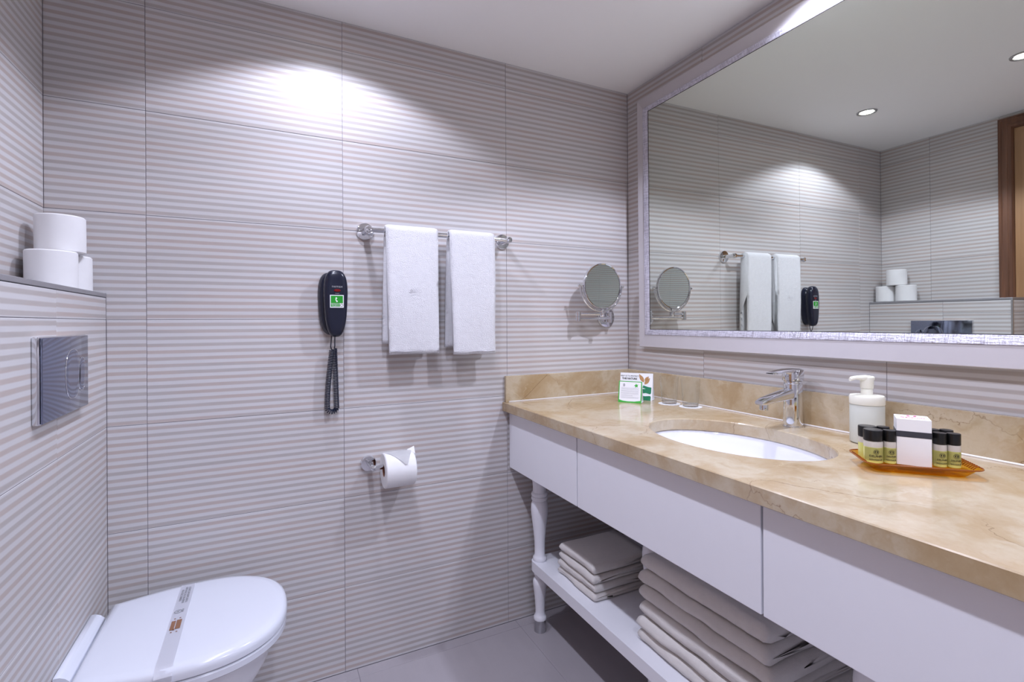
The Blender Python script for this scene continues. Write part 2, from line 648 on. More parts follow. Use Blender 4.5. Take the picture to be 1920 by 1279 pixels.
def frame_corner(s, which):
    # s in 0..1 face, 1..2 band: position of the profile line at a mitred corner
    f = lambda k: wid[k][0] * min(s, 1) + wid[k][1] * max(0, s - 1)
    tot = {k: sum(wid[k]) for k in wid}
    y = gy1 + tot['l'] - f('l') if 'l' in which else gy0 - tot['r'] + f('r')
    z = gz0 - tot['b'] + f('b') if 'b' in which else gz1 + tot['t'] - f('t')
    return y, z


for nm, c0, c1 in (('bottom', 'lb', 'rb'), ('top', 'lt', 'rt'), ('side', 'lb', 'lt'), ('side', 'rb', 'rt')):
    prof = [(0, -.016), (0, .0115), (.04, .013), (.96, .0050), (1.0, .0045), (1.0, -.016)]
    bm = loft(bmesh.new(), [[mp(*frame_corner(s, c), d) for s, d in prof] for c in (c0, c1)])
    fo = put('frame_member', bm, 'frame', mirror)
    prof = [(1.0, .004), (1.04, .0070), (1.2, .0066), (1.5, .0050), (1.8, .0028), (1.96, .0014), (2.0, .0004), (2.0, -.004), (1.0, -.004)]
    bm = loft(bmesh.new(), [[mp(*frame_corner(s, c), d) for s, d in prof] for c in (c0, c1)])
    put('silver_moulding', bm, 'band', fo)
    prof = [(1.99, .001), (2.06, .001), (2.06, -.001), (1.99, -.001)]
    bm = loft(bmesh.new(), [[mp(*frame_corner(s, c), d) for s, d in prof] for c in (c0, c1)])
    put('dark_bead', bm, 'dark', fo)

# ------------------------------------------------------------------ worktop with basin hole
XF, YEND = .820, -.34
SL = .035
BC, BAX, BAY = (1.121, .928), .174, .256
top = thing('countertop', (1.13, .7, ZK), 'beige marble worktop with an oval basin cut-out', 'countertop')


def worktop():
    bm = bmesh.new()
    n = 72
    x0, x1, y0, y1 = BC[0] - .22, BC[0] + .24, BC[1] - .31, BC[1] + .31
    ell, sq = [], []
    for k in range(n):
        a = 2 * pi * k / n
        dx, dy = cos(a), sin(a)
        ell.append((BC[0] + BAX * dx, BC[1] + BAY * dy))
        # perimeter point of the rectangle, walked in step
        px, py = dx * .24 if dx > 0 else dx * .22, dy * .31
        s = 1 / max(abs(dx), abs(dy))
        sq.append((BC[0] + max(-.22, min(.24, px * s)), BC[1] + max(-.31, min(.31, py * s))))
    X0, X1, Y0, Y1 = XF, XR - .0005, YEND, YB - .0005
    b = .002
    e0 = [bm.verts.new((x, y, ZK)) for x, y in sq]
    e1 = [bm.verts.new((BC[0] + (x - BC[0]) * 1.012, BC[1] + (y - BC[1]) * 1.008, ZK)) for x, y in ell]
    e2 = [bm.verts.new((x, y, ZK - .003)) for x, y in ell]
    e3 = [bm.verts.new((x, y, ZK - SL)) for x, y in ell]
    e4 = [bm.verts.new((x, y, ZK - SL)) for x, y in sq]
    for r0, r1 in ((e0, e1), (e1, e2), (e2, e3), (e3, e4)):
        for k in range(n):
            j = (k + 1) % n
            bm.faces.new((r0[k], r0[j], r1[j], r1[k]))
    # outer panels around the rectangle, top and underside
    for z, s in ((ZK, 1), (ZK - SL, -1)):
        for rx0, rx1, ry0, ry1 in ((X0 + b, x0, Y0, Y1), (x1, X1, Y0, Y1), (x0, x1, Y0, y0), (x0, x1, y1, Y1)):
            bm.faces.new([bm.verts.new(p) for p in ((rx0, ry0, z), (rx1, ry0, z), (rx1, ry1, z), (rx0, ry1, z))][::s])
    # edges
    for p, q in (((X0 + b, Y0), (X0 + b, Y1)),):
        bm.faces.new([bm.verts.new(c) for c in ((p[0], p[1], ZK), (q[0], q[1], ZK), (X0, q[1], ZK - b), (X0, p[1], ZK - b))])
        bm.faces.new([bm.verts.new(c) for c in ((X0, p[1], ZK - b), (X0, q[1], ZK - b), (X0, q[1], ZK - SL + b), (X0, p[1], ZK - SL + b))])
        bm.faces.new([bm.verts.new(c) for c in ((X0, p[1], ZK - SL + b), (X0, q[1], ZK - SL + b), (X0 + b, q[1], ZK - SL), (X0 + b, p[1], ZK - SL))])
    for y in (Y0, Y1):
        bm.faces.new([bm.verts.new(c) for c in ((X0 + b, y, ZK), (X0, y, ZK - b), (X0, y, ZK - SL + b), (X0 + b, y, ZK - SL), (X1, y, ZK - SL), (X1, y, ZK))])
    bmesh.ops.remove_doubles(bm, verts=bm.verts, dist=.00005)
    return bm


put('slab', worktop(), 'marble', top)
BT = .016
put('backsplash', box(bmesh.new(), XR - BT, XR - .0005, YEND, YB - .0005, ZK, .963, .0012, 1), 'marble', top)
put('backsplash', box(bmesh.new(), XF + .008, XR - BT, YB - BT, YB - .0005, ZK, .963, .0012, 1), 'marble', top)
bm = bmesh.new()
tube(bm, [(XR - BT - .001, YEND + .01, ZK + .001), (XR - BT - .001, YB - BT, ZK + .001)], .0035, 6)
tube(bm, [(XF + .02, YB - BT - .001, ZK + .001), (XR - BT, YB - BT - .001, ZK + .001)], .0035, 6)
put('sealant_bead', bm, 'silicone', top, True)

# basin
basin = thing('wash_basin', (BC[0], BC[1], ZK - .18), 'white oval undermount basin set into the beige marble worktop', 'basin')
bm = bmesh.new()
prof = [(1.07, -SL - .001), (1.07, -SL - .012), (1.0, -.10), (.80, -.15), (.45, -.172), (.14, -.178), (.13, -.172), (.45, -.164), (.76, -.142), (.92, -.10), (.985, -.06), (1.012, -SL - .004), (1.03, -SL - .001)]
loft(bm, [[(BC[0] + BAX * s * cos(2 * pi * k / 64), BC[1] + BAY * s * sin(2 * pi * k / 64), ZK + h) for k in range(64)] for s, h in prof + prof[:1]], cap0=False, cap1=False)
bmesh.ops.remove_doubles(bm, verts=bm.verts, dist=.0001)
put('bowl', bm, 'ceramic', basin, True)
put('drain', lathe(bmesh.new(), [(.001, .002), (.016, .003), (.022, .001), (.024, -.006), (.02, -.014), (.001, -.014)], (BC[0], BC[1], ZK - .168), 24), 'chrome', basin, True)

# vanity below
van = thing('vanity_unit', (1.13, .7, 0), 'white vanity unit with flat fronts, turned legs and an open lower shelf', 'vanity')
XP = .846
zp0, zp1 = .607, ZK - SL - .0015
cuts = [YB - .004, 1.262, .634, .006, YEND + .01]
for a, b in zip(cuts[:-1], cuts[1:]):
    put('drawer_front', box(bmesh.new(), XP, XP + .019, b + .0025, a - .0025, zp0, zp1, .0015), 'white', van)
put('bottom_board', box(bmesh.new(), XP + .0195, XR - .002, YEND + .01, YB - .002, zp0 + .003, zp0 + .021), 'white', van)
put('end_panel', box(bmesh.new(), XP + .0195, XR - .002, YB - .022, YB - .002, zp0 + .0212, zp1), 'white', van)
put('end_panel', box(bmesh.new(), XP + .0195, XR - .002, YEND + .01, YEND + .03, zp0 + .0212, zp1), 'white', van)
put('back_rail', box(bmesh.new(), XR - .02, XR - .002, YEND + .031, YB - .023, zp0 + .0212, zp1 - .03), 'white', van)
ZS = .268
shelf_bm = bmesh.new()
LEGS = [(.926, 1.636), (1.045, 1.150), (1.045, .545), (.926, -.25)]
BLEGS = [(1.385, 1.636), (1.385, .545), (1.385, -.25)]
# shelf board with rounded ends at the corner legs
sx0, sx1, sy0, sy1 = .897, 1.415, -.25, 1.636
out = []
for cx_, cy_, a0 in ((sx0 + .029, sy1, 180), (sx1 - .029, sy1, 90), (sx1 - .029, sy0, 0), (sx0 + .029, sy0, -90)):
    for k in range(9):
        a = radians(a0 - 90 * k / 8)
        out.append((cx_ + .031 * cos(a), cy_ + .031 * sin(a)))
loft(shelf_bm, [[(x, y, z) for x, y in out] for z in (ZS - .038, ZS)])
bmesh.ops.bevel(shelf_bm, geom=[e for e in shelf_bm.edges if abs(e.verts[0].co.z - e.verts[1].co.z) < .001], offset=.0015, segments=1, affect='EDGES')
put('shelf', shelf_bm, 'white', van)
leg_up = [(.024, 0), (.026, .004), (.026, .012), (.023, .016), (.0195, .022), (.0195, .05), (.021, .085), (.025, .125), (.0295, .158), (.032, .182), (.0325, .200), (.031, .216), (.027, .226), (.0255, .228),
          (.030, .231), (.0315, .236), (.030, .242), (.027, .2435), (.030, .246), (.0315, .251), (.030, .257), (.0255, .260), (.0245, .275), (.026, .295), (.031, .318), (.0325, .332), (.031, .3395)]
leg_dn = [(.0215, .044), (.024, .046), (.0245, .054), (.0215, .060), (.0185, .064), (.0175, .080), (.019, .115), (.0235, .155), (.026, .175), (.0265, .188), (.024, .198), (.0185, .204), (.019, .208), (.022, .213), (.022, .220), (.020, .224), (.020, .2295)]
leg_src = None


def leg_meshes(c):
    bm = bmesh.new()
    lathe(bm, leg_up, (c[0], c[1], ZS), 28)
    lathe(bm, leg_dn, (c[0], c[1], 0), 28)
    lg = put('leg', bm, 'white', van, True)
    put('metal_foot', lathe(bmesh.new(), [(.0215, 0), (.0222, .001), (.0222, .044), (.021, .0445)], (c[0], c[1], 0), 28), 'steel', lg, True)


for c in LEGS + BLEGS:
    leg_meshes(c)


# ------------------------------------------------------------------ towels
def wob(p, amp, sc, seed):
    n = noise.noise_vector(Vector(p) * sc + Vector((seed * 7.3, seed * 3.1, seed)))
    return Vector(p) + n * amp


def folded_towel(name, x0, x1, y0, y1, z0, z1, seed, label, cat, group, mat='towel2', crown=0.0):
    """A towel folded double: rounded fold at x0, two layers open at the y0 side."""
    h = z1 - z0
    lay = h / 2
    prof = []
    # lower layer open end -> round the fold -> upper layer
    r = h / 2
    nseg = 12
    for k in range(8):
        prof.append((x1 - (x1 - x0 - r) * k / 8, 0))
    for k in range(nseg + 1):
        a = -pi / 2 - pi * k / nseg
        prof.append((x0 + r + r * 1.0 * cos(a), r + r * sin(a)))
    for k in range(1, 9):
        prof.append((x0 + r + (x1 - x0 - r) * k / 8, h))
    # slit
    prof.append((x1, lay + h * .02))
    prof.append((x1 - .01, lay + h * .01))
    for k in range(1, 6):
        prof.append((x1 - .01 - (x1 - x0 - r * 1.6) * k / 5, lay))
    for k in range(5, -1, -1):
        prof.append((x1 - .01 - (x1 - x0 - r * 1.6) * k / 5, lay - h * .01))
    prof.append((x1, lay - h * .02))
    rings = []
    ny = 30
    for j in range(ny + 1):
        y = y0 + (y1 - y0) * j / ny
        e = min(j, ny - j) / ny * (y1 - y0)
        q = 1 - max(0, 1 - e / .008) ** 2 * .30       # rounded ends
        ring = []
        for (x, z) in prof:
            zz = lay + (z - lay) * q
            bul = crown * sin(pi * j / ny) * max(0, (z / h)) * min(1, (x - x0) / .06 + .2)
            p = Vector((x, y, z0 + zz))
            w = noise.noise_vector(Vector((x * 9, y * 11, seed * 5.7 + (0 if z < lay else .25))))
            w2 = noise.noise_vector(Vector((x * 40, y * 40, seed * 2.2 + z * 60)))
            lift = .35 if z <= 0 else 1
            ring.append(p + Vector((w.x * .007 + w2.x * .0012, w.y * .006, (abs(w.z) * .10 * h + w2.z * .0006) * (1 if 0 < z < h else .15) + bul * lift)))
        rings.append(ring)
    bm = loft(bmesh.new(), rings)
    bmesh.ops.triangulate(bm, faces=[f for f in bm.faces if len(f.verts) > 4])
    return tag(put(name, bm, mat, None, 'all'), label, cat, group)


names4 = ['lowest', 'second from the bottom', 'third from the bottom', 'topmost']
z = ZS + .0006
hs = [.0262, .0262, .026, .030]
for i, h in enumerate(hs):
    o_ = (.000, -.002, -.004, .000)[i]
    folded_towel('hand_towel_folded', .936 + o_, 1.19 - .008 * i, 1.300 + .002 * i, 1.520 - .004 * i, z, z + h, 11 + i,
                 'folded white hand towel, ' + names4[i] + ' of the small stack beside the corner leg', 'towel', 'small stack of folded towels on the vanity shelf', crown=.006 if i == 3 else 0)
    z += h + .0020
names6 = ['lowest', 'second from the bottom', 'third from the bottom', 'fourth from the bottom', 'second from the top', 'topmost']
z = ZS + .0006
hs = [.034, .034, .042, .041, .040, .042]
for i, h in enumerate(hs):
    xo = (.938, .937, .943, .944, .946, .948)[i]
    ye = (.678, .684, .690, .688, .700, .704)[i]
    folded_towel('bath_towel_folded', xo, 1.36, ye, 1.100 - .002 * (i % 3), z, z + h, 31 + i,
                 'folded white bath towel, ' + names6[i] + ' of the large stack under the basin', 'towel', 'large stack of folded towels on the vanity shelf', crown=.006 if i == 5 else 0)
    z += h + .0020

# towel rail
BZ, BY = 1.481, YB - .066
rail = thing('towel_rail', (.561, YB, BZ), 'chrome wall-mounted towel rail with round rosettes', 'towel rail')
for x in (.303, .820):
    rs = put('rosette', lathe(bmesh.new(), [(.030, 0), (.030, -.005), (.0275, -.010), (.012, -.012), (.011, -.012)], (x, YB, BZ + .003), 32, 'y'), 'chrome', rail, True)
    put('post', lathe(bmesh.new(), [(.0105, -.012), (.0095, -.03), (.0095, -.058), (.012, -.060), (.012, -.072), (.009, -.076), (.001, -.077)], (x, YB, BZ), 24, 'y'), 'chrome', rs, True)
put('bar', lathe(bmesh.new(), [(.0065, -.2585), (.0075, -.2575), (.0075, .2575), (.0065, .2585)], (.5615, BY, BZ), 20, 'x'), 'chrome', rail, True)


def hung_towel(x0, x1, zf, zb, seed, label):
    th = .013
    t = thing('hand_towel', ((x0 + x1) / 2, BY, BZ + .03), label, 'towel', 'hand towels hung over the rail')
    R = .0085

    def build(shift, zbot_f, zbot_b, r0, r1, xs0, xs1):
        # centre line: front bottom -> over the bar -> back bottom
        cl = []
        rm = (r0 + r1) / 2
        nf = 26
        for k in range(nf):
            zz = zbot_f + (BZ - zbot_f) * k / nf
            cl.append((BY - rm - .003 * sin(pi * k / nf), zz, Vector((-1, 0))))
        for k in range(11):
            a = pi - pi * k / 10
            cl.append((BY + rm * cos(a), BZ + rm * sin(a), Vector((cos(a), sin(a)))))
        for k in range(1, nf + 1):
            f_ = k / nf
            cl.append((BY + rm + .012 * f_, BZ - (BZ - zbot_b) * f_, Vector((1, 0))))
        half = (r1 - r0) / 2
        outer = [(y + n.x * half, zz + n.y * half) for y, zz, n in cl]
        inner = [(y - n.x * half, zz - n.y * half) for y, zz, n in cl][::-1]
        loop = outer + inner
        rings = []
        nx = 16
        for j in range(nx + 1):
            f_ = j / nx
            edge = min(f_, 1 - f_) * (xs1 - xs0)
            q = 1 - max(0, 1 - edge / .006) ** 2 * .45
            ring = []
            for idx, (y, zz) in enumerate(loop):
                m = len(cl)
                cy, cz, _ = cl[idx] if idx < m else cl[2 * m - 1 - idx]
                y2, z2 = cy + (y - cy) * q, cz + (zz - cz) * q
                x = xs0 + (xs1 - xs0) * f_
                fall = max(0, min(1, (BZ - zz) / .4))
                w = noise.noise_vector(Vector((x * 16, zz * 5, seed + (0 if cy < BY else 4))))
                w2 = noise.noise_vector(Vector((x * 60, zz * 60, seed + (0 if cy < BY else 7))))
                x += w.x * .006 * fall + (.010 * fall * (1 if cy < BY else -.6)) * (1 - f_)
                y2 += w.y * .005 * fall + w2.y * .0009
                ring.append((x, y2, z2 + w.z * .004 * fall))
            rings.append(ring)
        bm = loft(bmesh.new(), rings)
        bmesh.ops.triangulate(bm, faces=[f for f in bm.faces if len(f.verts) > 4])
        return bm

    put('terry_cloth', build(0, zf, zb, .0085, .0215, x0, x1), 'towel', t, 'all')
    bm = bmesh.new()
    pts = [(x0 + .012 + (x1 - x0 - .014) * k / 20, BY - .0222 - .0006 * sin(k), zf + .010 + .001 * sin(k * .7)) for k in range(21)]
    tube(bm, pts, .0012, 6)
    put('hem_stitch', bm, 'emb', t, True)
    return t


t1 = hung_towel(.357, .536, 1.066, 1.100, 3.0, 'white terry hand towel on the rail nearer the phone, with woven emblem')
t2 = hung_towel(.580, .753, 1.058, 1.085, 9.0, 'plain white terry hand towel on the rail nearer the round mirror')
bm = bmesh.new()
for k in range(9):
    a = radians(20 + 140 * k / 8)
    p0 = Vector((.452, BY - .0262, 1.272))
    pts = [p0 + Vector((cos(a) * s, 0, sin(a) * s - (s * s) * 9)) for s in (0.002, .008, .016, .024)]
    tube(bm, pts, .0006, 5)
tube(bm, [(.436, BY - .026, 1.264), (.452, BY - .026, 1.268), (.468, BY - .026, 1.264)], .0007, 5)
put('woven_emblem', bm, 'emb', t1, True)


# ------------------------------------------------------------------ wall telephone
PX, PZ0, PZ1 = .196, 1.127, 1.344
phone = thing('wall_phone', (PX, YB, 1.23), 'dark blue wall telephone with a green sticker and coiled cord', 'telephone')


def egg(wt, wb, z0, z1, cx, n=48, p=2.9):
    pts = []
    zc_, hh = (z0 + z1) / 2, (z1 - z0) / 2
    for k in range(n):
        a = 2 * pi * k / n
        c, s = cos(a), sin(a)
        u = math.copysign(abs(c) ** (2 / p), c)
        v = math.copysign(abs(s) ** (2 / p), s)
        w = wb + (wt - wb) * (v + 1) / 2
        pts.append((cx + w * u, zc_ + hh * v))
    return pts


def shell(bm, outline, c, layers):
    rings = []
    for y, s in layers:
        rings.append([(c[0] + (x - c[0]) * s, y, c[1] + (z_ - c[1]) * (1 - (1 - s) * .55)) for x, z_ in outline])
    return loft(bm, rings)


eg = egg(.0475, .039, PZ0 + .006, PZ1 - .004, PX - .001)
put('base_cradle', shell(bmesh.new(), eg, (PX, 1.235), [(YB, .93), (YB - .004, 1.0), (YB - .018, .97), (YB - .026, .86), (YB - .028, .7)]), 'navy', phone, True)
eg = egg(.0415, .031, PZ0, PZ1, PX + .006)
hs_ = put('handset', shell(bmesh.new(), eg, (PX + .006, 1.235), [(YB - .0285, .72), (YB - .030, .90), (YB - .036, .985), (YB - .046, 1.0), (YB - .055, .965), (YB - .060, .88), (YB - .062, .76), (YB - .0625, .5)]), 'navy', phone, True)
fy_ = YB - .0632
put('message_lamp', lathe(bmesh.new(), [(.0105, 0), (.009, -.0015), (.001, -.002)], (PX + .009, fy_, 1.277), 20, 'y'), 'red', hs_, True)
for v in hs_.children[-1].data.vertices:
    v.co.z = 1.277 + (v.co.z - 1.277) * .45


def face(o, z_, y=None):
    return frame_mw((o, fy_ if y is None else y, z_), (1, 0, 0), (0, 0, 1))


text_obj('brand_lettering', 'nemax', .0125, face(PX + .009, 1.290), 'grey', hs_)
text_obj('small_lettering', 'hotels', .0052, face(PX + .009, 1.2675), 'grey', hs_)
st = put('sticker', box(bmesh.new(), PX - .0135, PX + .0285, fy_ - .0004, fy_ + .0002, 1.2215, 1.2625), 'card', hs_)
put('green_field', box(bmesh.new(), PX - .011, PX + .026, fy_ - .0007, fy_ - .0003, 1.236, 1.260), 'sticker', st)
put('green_field', box(bmesh.new(), PX - .011, PX + .0165, fy_ - .0007, fy_ - .0003, 1.2245, 1.2350), 'sticker', st)
bm = bmesh.new()
cxp, czp = PX + .008, 1.248
arc = [(cxp + .0075 * cos(radians(a)) + .004, czp + .0075 * sin(radians(a))) for a in range(130, 251, 15)]
tube(bm, [(x, fy_ - .0008, zz) for x, zz in arc], [.0026, .0026, .0016, .0014, .0014, .0014, .0016, .0026, .0026], 8)
for v in bm.verts:
    v.co.y = fy_ - .0008 + (v.co.y - fy_ + .0008) * .15
put('handset_symbol', bm, 'card', st)
text_obj('sticker_text', 'Emergency', .0052, face(PX + .0027, 1.2322, fy_ - .0008), 'card', st)
text_obj('sticker_text', 'Telephone', .0052, face(PX + .0027, 1.2272, fy_ - .0008), 'card', st)
put('sticker_seal', lathe(bmesh.new(), [(.0046, 0), (.0046, -.0004), (.0036, -.0004), (.0036, 0)], (PX + .0222, fy_ - .0004, 1.2295), 20, 'y', False, False), 'ink', st)
# coiled cord
path = []
N = 44
for k in range(N + 1):
    a = k / N
    path.append(Vector((PX - .005 - .014 * sin(pi * min(1, a * 1.02) * .5) ** 1.2 * (1 if a < .85 else 1), YB - .028 + .006 * a, 1.085 - (1.085 - .894) * a)))
for k in range(1, 13):
    a = pi + pi * k / 12
    path.append(Vector((PX - .0045 + .0145 * cos(a), YB - .022, .894 + .013 * sin(a))))
for k in range(1, N + 1):
    a = k / N
    path.append(Vector((PX + .0100 - .006 * a, YB - .022 - .006 * a, .894 + (1.088 - .894) * a)))
cum = [0]
for a, b in zip(path[:-1], path[1:]):
    cum.append(cum[-1] + (b - a).length)
turns, spt = 78, 9
hel = []
up = Vector((0, 1, 0))
for i in range(turns * spt + 1):
    s = cum[-1] * i / (turns * spt)
    j = next((q for q in range(1, len(cum)) if cum[q] >= s), len(cum) - 1)
    f_ = (s - cum[j - 1]) / max(1e-9, cum[j] - cum[j - 1])
    p = path[j - 1].lerp(path[j], f_)
    tg = (path[j] - path[j - 1]).normalized()
    u_ = (up - tg * up.dot(tg)).normalized()
    w_ = tg.cross(u_)
    an = 2 * pi * i / spt
    hel.append(p + (u_ * cos(an) + w_ * sin(an)) * .0072)
bm = bmesh.new()
tube(bm, hel, .0019, 5)
tube(bm, [(PX - .004, YB - .018, PZ0 + .01), (PX - .006, YB - .022, 1.112), (PX - .008, YB - .026, 1.095), hel[0]], .0018, 6)
tube(bm, [(PX + .003, YB - .045, PZ0 + .004), (PX + .003, YB - .04, 1.110), (PX + .004, YB - .034, 1.098), hel[-1]], .0018, 6)
put('coiled_cord', bm, 'cord', phone, True)

# ------------------------------------------------------------------ paper holder and rolls
holder = thing('paper_holder', (.3095, YB, .692), 'chrome toilet paper holder with round rosette', 'paper holder')
put('rosette', lathe(bmesh.new(), [(.027, 0), (.027, -.006), (.0245, -.012), (.011, -.013)], (.310, YB, .692), 32, 'y'), 'chrome', holder, True)
bm = tube(bmesh.new(), [(.312, YB - .010, .692), (.312, YB - .072, .692)], .0085, 16)
put('post', bm, 'chrome', holder, True)
put('arm', lathe(bmesh.new(), [(.0075, -.006), (.0085, -.005), (.0085, .010), (.0075, .012), (.0075, .138), (.006, .140)], (.312, YB - .072, .692), 20, 'x'), 'chrome', holder, True)


def paper_roll(name, c, axis, r, ln, label, group, core=.021, extra=None):
    t = thing(name, c if axis == 'z' else (c[0] + ln / 2, c[1], c[2] - r), label, 'toilet roll', group)
    n = 48
    k_ = lambda a, h: 1 + .008 * sin(3 * a + h * 40) + .004 * sin(7 * a)
    bm = bmesh.new()
    rings = []
    for rr, h in [(core, .001), (r * .6, 0), (r - .003, 0), (r, .003), (r, ln * .5), (r, ln - .003), (r - .003, ln), (r * .6, ln), (core, ln - .001), (core, .001)]:
        ring = []
        for q in range(n):
            a = 2 * pi * q / n
            f_ = rr * (k_(a, h) if rr > r * .9 else 1)
            if axis == 'z':
                ring.append((c[0] + f_ * cos(a), c[1] + f_ * sin(a), c[2] + h))
            else:
                ring.append((c[0] + h, c[1] + f_ * cos(a), c[2] + f_ * sin(a)))
        rings.append(ring)
    loft(bm, rings, True, False, False)
    bmesh.ops.remove_doubles(bm, verts=bm.verts, dist=.00001)
    put('paper', bm, 'paper', t, True)
    put('cardboard_core', lathe(bmesh.new(), [(core, 0.0015), (core, ln - .0015), (core - .0012, ln - .0015), (core - .0012, .0015), (core, .0015)], c, 32, axis, False, False), 'kraft', t, True)
    return t


RR = .0580
rc = (.346, YB - .072, .692 - .0125)
tr = paper_roll('toilet_roll', rc, 'x', RR, .100, 'started toilet roll on the wall holder, end folded to a point', 'toilet rolls', .0205)
# folded pointed sheet lying over the front of the roll


def on_roll(u, a, lift=.0012):
    a = radians(a)
    return (rc[0] + u, rc[1] - (RR + lift) * cos(a), rc[2] + (RR + lift) * sin(a))


bm = bmesh.new()
rows_ = []
for k in range(9):
    f_ = k / 8
    a = 88 - 62 * f_
    w0, w1 = .002 + .060 * f_, .098 - .030 * f_
    rows_.append([on_roll(w0 + (w1 - w0) * q / 6, a + 4 * (q / 6) * (1 - f_), .0016 + .003 * f_) for q in range(7)])
vv = [[bm.verts.new(p) for p in r] for r in rows_]
for a, b in zip(vv[:-1], vv[1:]):
    for i in range(6):
        bm.faces.new((a[i], a[i + 1], b[i + 1], b[i]))
bmesh.ops.solidify(bm, geom=bm.faces[:], thickness=.0012)
put('folded_end_sheet', bm, 'paper', tr, True)
bm = bmesh.new()
loft(bm, [[on_roll(.082, 96, .001), on_roll(.1035, 90, .011), on_roll(.099, 60, .002)], [on_roll(.082, 95, .003), on_roll(.1045, 91, .0125), on_roll(.1, 60, .0036)]])
put('corner_flap', bm, 'paper', tr)
grp = 'spare toilet rolls on the ledge'
paper_roll('toilet_roll', (-.468, 1.577, ZL + .0005), 'z', .0495, .092, 'spare toilet roll standing on the ledge nearer the door, under the top roll', grp)
paper_roll('toilet_roll', (-.466, 1.681, ZL + .0005), 'z', .0495, .092, 'spare toilet roll standing on the ledge against the corner of the room', grp)
paper_roll('toilet_roll', (-.464, 1.622, ZL + .094), 'z', .0495, .092, 'spare toilet roll perched on top of the other two', grp)

# flush plate
py0, py1, pz0, pz1 = 1.243, 1.517, .978, 1.148
plate = thing('flush_plate', (XB, (py0 + py1) / 2, (pz0 + pz1) / 2), 'chrome dual flush plate on the tiled cistern box', 'flush plate')
put('surround', box(bmesh.new(), XB + .0002, XB + .013, py0, py1, pz0, pz1, .003, 2), 'chrome', plate, True)
put('face_panel', box(bmesh.new(), XB + .013, XB + .0165, py0 + .002, py1 - .002, pz0 + .002, pz1 - .002, .0015, 2), 'plate', plate, True)


def button(pts, name):
    bm = bmesh.new()
    cy_ = sum(p[0] for p in pts) / len(pts)
    cz_ = sum(p[1] for p in pts) / len(pts)
    sc = lambda s: [(cy_ + (a - cy_) * s, cz_ + (b - cz_) * s) for a, b in pts]
    loft(bm, [[(XB + d, y, z_) for y, z_ in sc(s)] for d, s in ((.0162, 1.0), (.0172, .985), (.0176, .95), (.0176, .6))])
    o = put(name, bm, 'plate', plate, True)
    tube_bm = tube(bmesh.new(), [(XB + .0167, y, z_) for y, z_ in pts + pts[:2]], .0008, 6)
    put('button_rim', tube_bm, 'chrome', o, True)


pcy, pcz = 1.385, 1.063


def oval(cy, cz, ry, rz_, n=28, tilt=0):
    r = []
    for k in range(n):
        a = 2 * pi * k / n
        y, z_ = ry * math.copysign(abs(cos(a)) ** .8, cos(a)), rz_ * math.copysign(abs(sin(a)) ** .8, sin(a))
        r.append((cy + y * cos(tilt) - z_ * sin(tilt), cz + y * sin(tilt) + z_ * cos(tilt)))
    return r


big = [p for p in oval(1.412, 1.063, .046, .054)]
button(big, 'full_flush_button')
button(oval(1.470, 1.058, .022, .038, tilt=-.1), 'half_flush_button')

# ------------------------------------------------------------------ toilet
TY = 1.458
toilet = thing('toilet', (-.2, TY, 0), 'white wall-hung toilet with closed lid and paper hygiene strip', 'toilet')


def dshape(xb, xf, wb, wm, n=40, y=TY):
    """plan outline: straight back at xb, widening to wm, round nose at xf"""
    pts = []
    for k in range(n + 1):
        a = -pi / 2 + pi * k / n
        c, s = cos(a), sin(a)
        pts.append((k, a))
    L = xf - xb
    side = []
    m = 24
    xm = xb + L * .50
    rx, ry = xf - xm, wm
    for k in range(m + 1):
        a = pi / 2 * k / m
        side.append((xm + rx * sin(a) ** .92 if a > 0 else xm, ry * max(0, cos(a)) ** .82))
    back = []
    for k in range(8):
        f_ = k / 8
        back.append((xb + (xm - xb) * f_, wb + (wm - wb) * sin(pi / 2 * f_)))
    half = back + side
    out = [(x, y + w) for x, w in half] + [(x, y - w) for x, w in half[::-1][1:]]
    return out


def ring(pts, z_, s=1.0, c=(-.17, TY)):
    return [(c[0] + (x - c[0]) * s, c[1] + (y - c[1]) * s, z_) for x, y in pts]


LZ = .442
lid = dshape(-.366, .046, .168, .203)
bm = loft(bmesh.new(), [ring(lid, LZ - .030, .985), ring(lid, LZ - .027, .998), ring(lid, LZ - .016, 1.0), ring(lid, LZ - .007, .985), ring(lid, LZ - .002, .95), ring(lid, LZ, .88), ring(lid, LZ + .0015, .6), ring(lid, LZ + .002, .2)])
lid_o = put('lid', bm, 'seat', toilet, True)
bm = loft(bmesh.new(), [ring(lid, LZ - .052, .975), ring(lid, LZ - .049, .99), ring(lid, LZ - .036, .99), ring(lid, LZ - .0325, .975)])
put('seat', bm, 'seat', toilet, True)
# hinge bar behind the lid
bm = bmesh.new()
prof = [(-.3995, LZ - .05), (-.3995, LZ - .002), (-.396, LZ + .001), (-.386, LZ + .000), (-.379, LZ - .008), (-.3695, LZ - .012), (-.3685, LZ - .05)]
loft(bm, [[(x, y, z_) for x, z_ in prof] for y in (TY - .125, TY + .125)])
bmesh.ops.bevel(bm, geom=bm.edges[:], offset=.002, segments=1, affect='EDGES')
put('hinge_bar', bm, 'seat', toilet, True)
pan = dshape(-.3995, .030, .150, .190)
rings = []
for z_, s, dx in ((.12, .42, -.11), (.125, .50, -.10), (.18, .66, -.07), (.26, .84, -.03), (.33, .94, -.008), (.375, .975, 0), (LZ - .058, .985, 0), (LZ - .0535, .975, 0)):
    r = []
    for x, y in pan:
        f_ = (x + .3995) / .43
        r.append((max(-.3995, -.3995 + (x + .3995) * (1 - (1 - s) * 1.0)), TY + (y - TY) * (1 - (1 - s) * .75), z_))
    rings.append(r)
put('pan', loft(bmesh.new(), rings), 'ceramic', toilet, True)
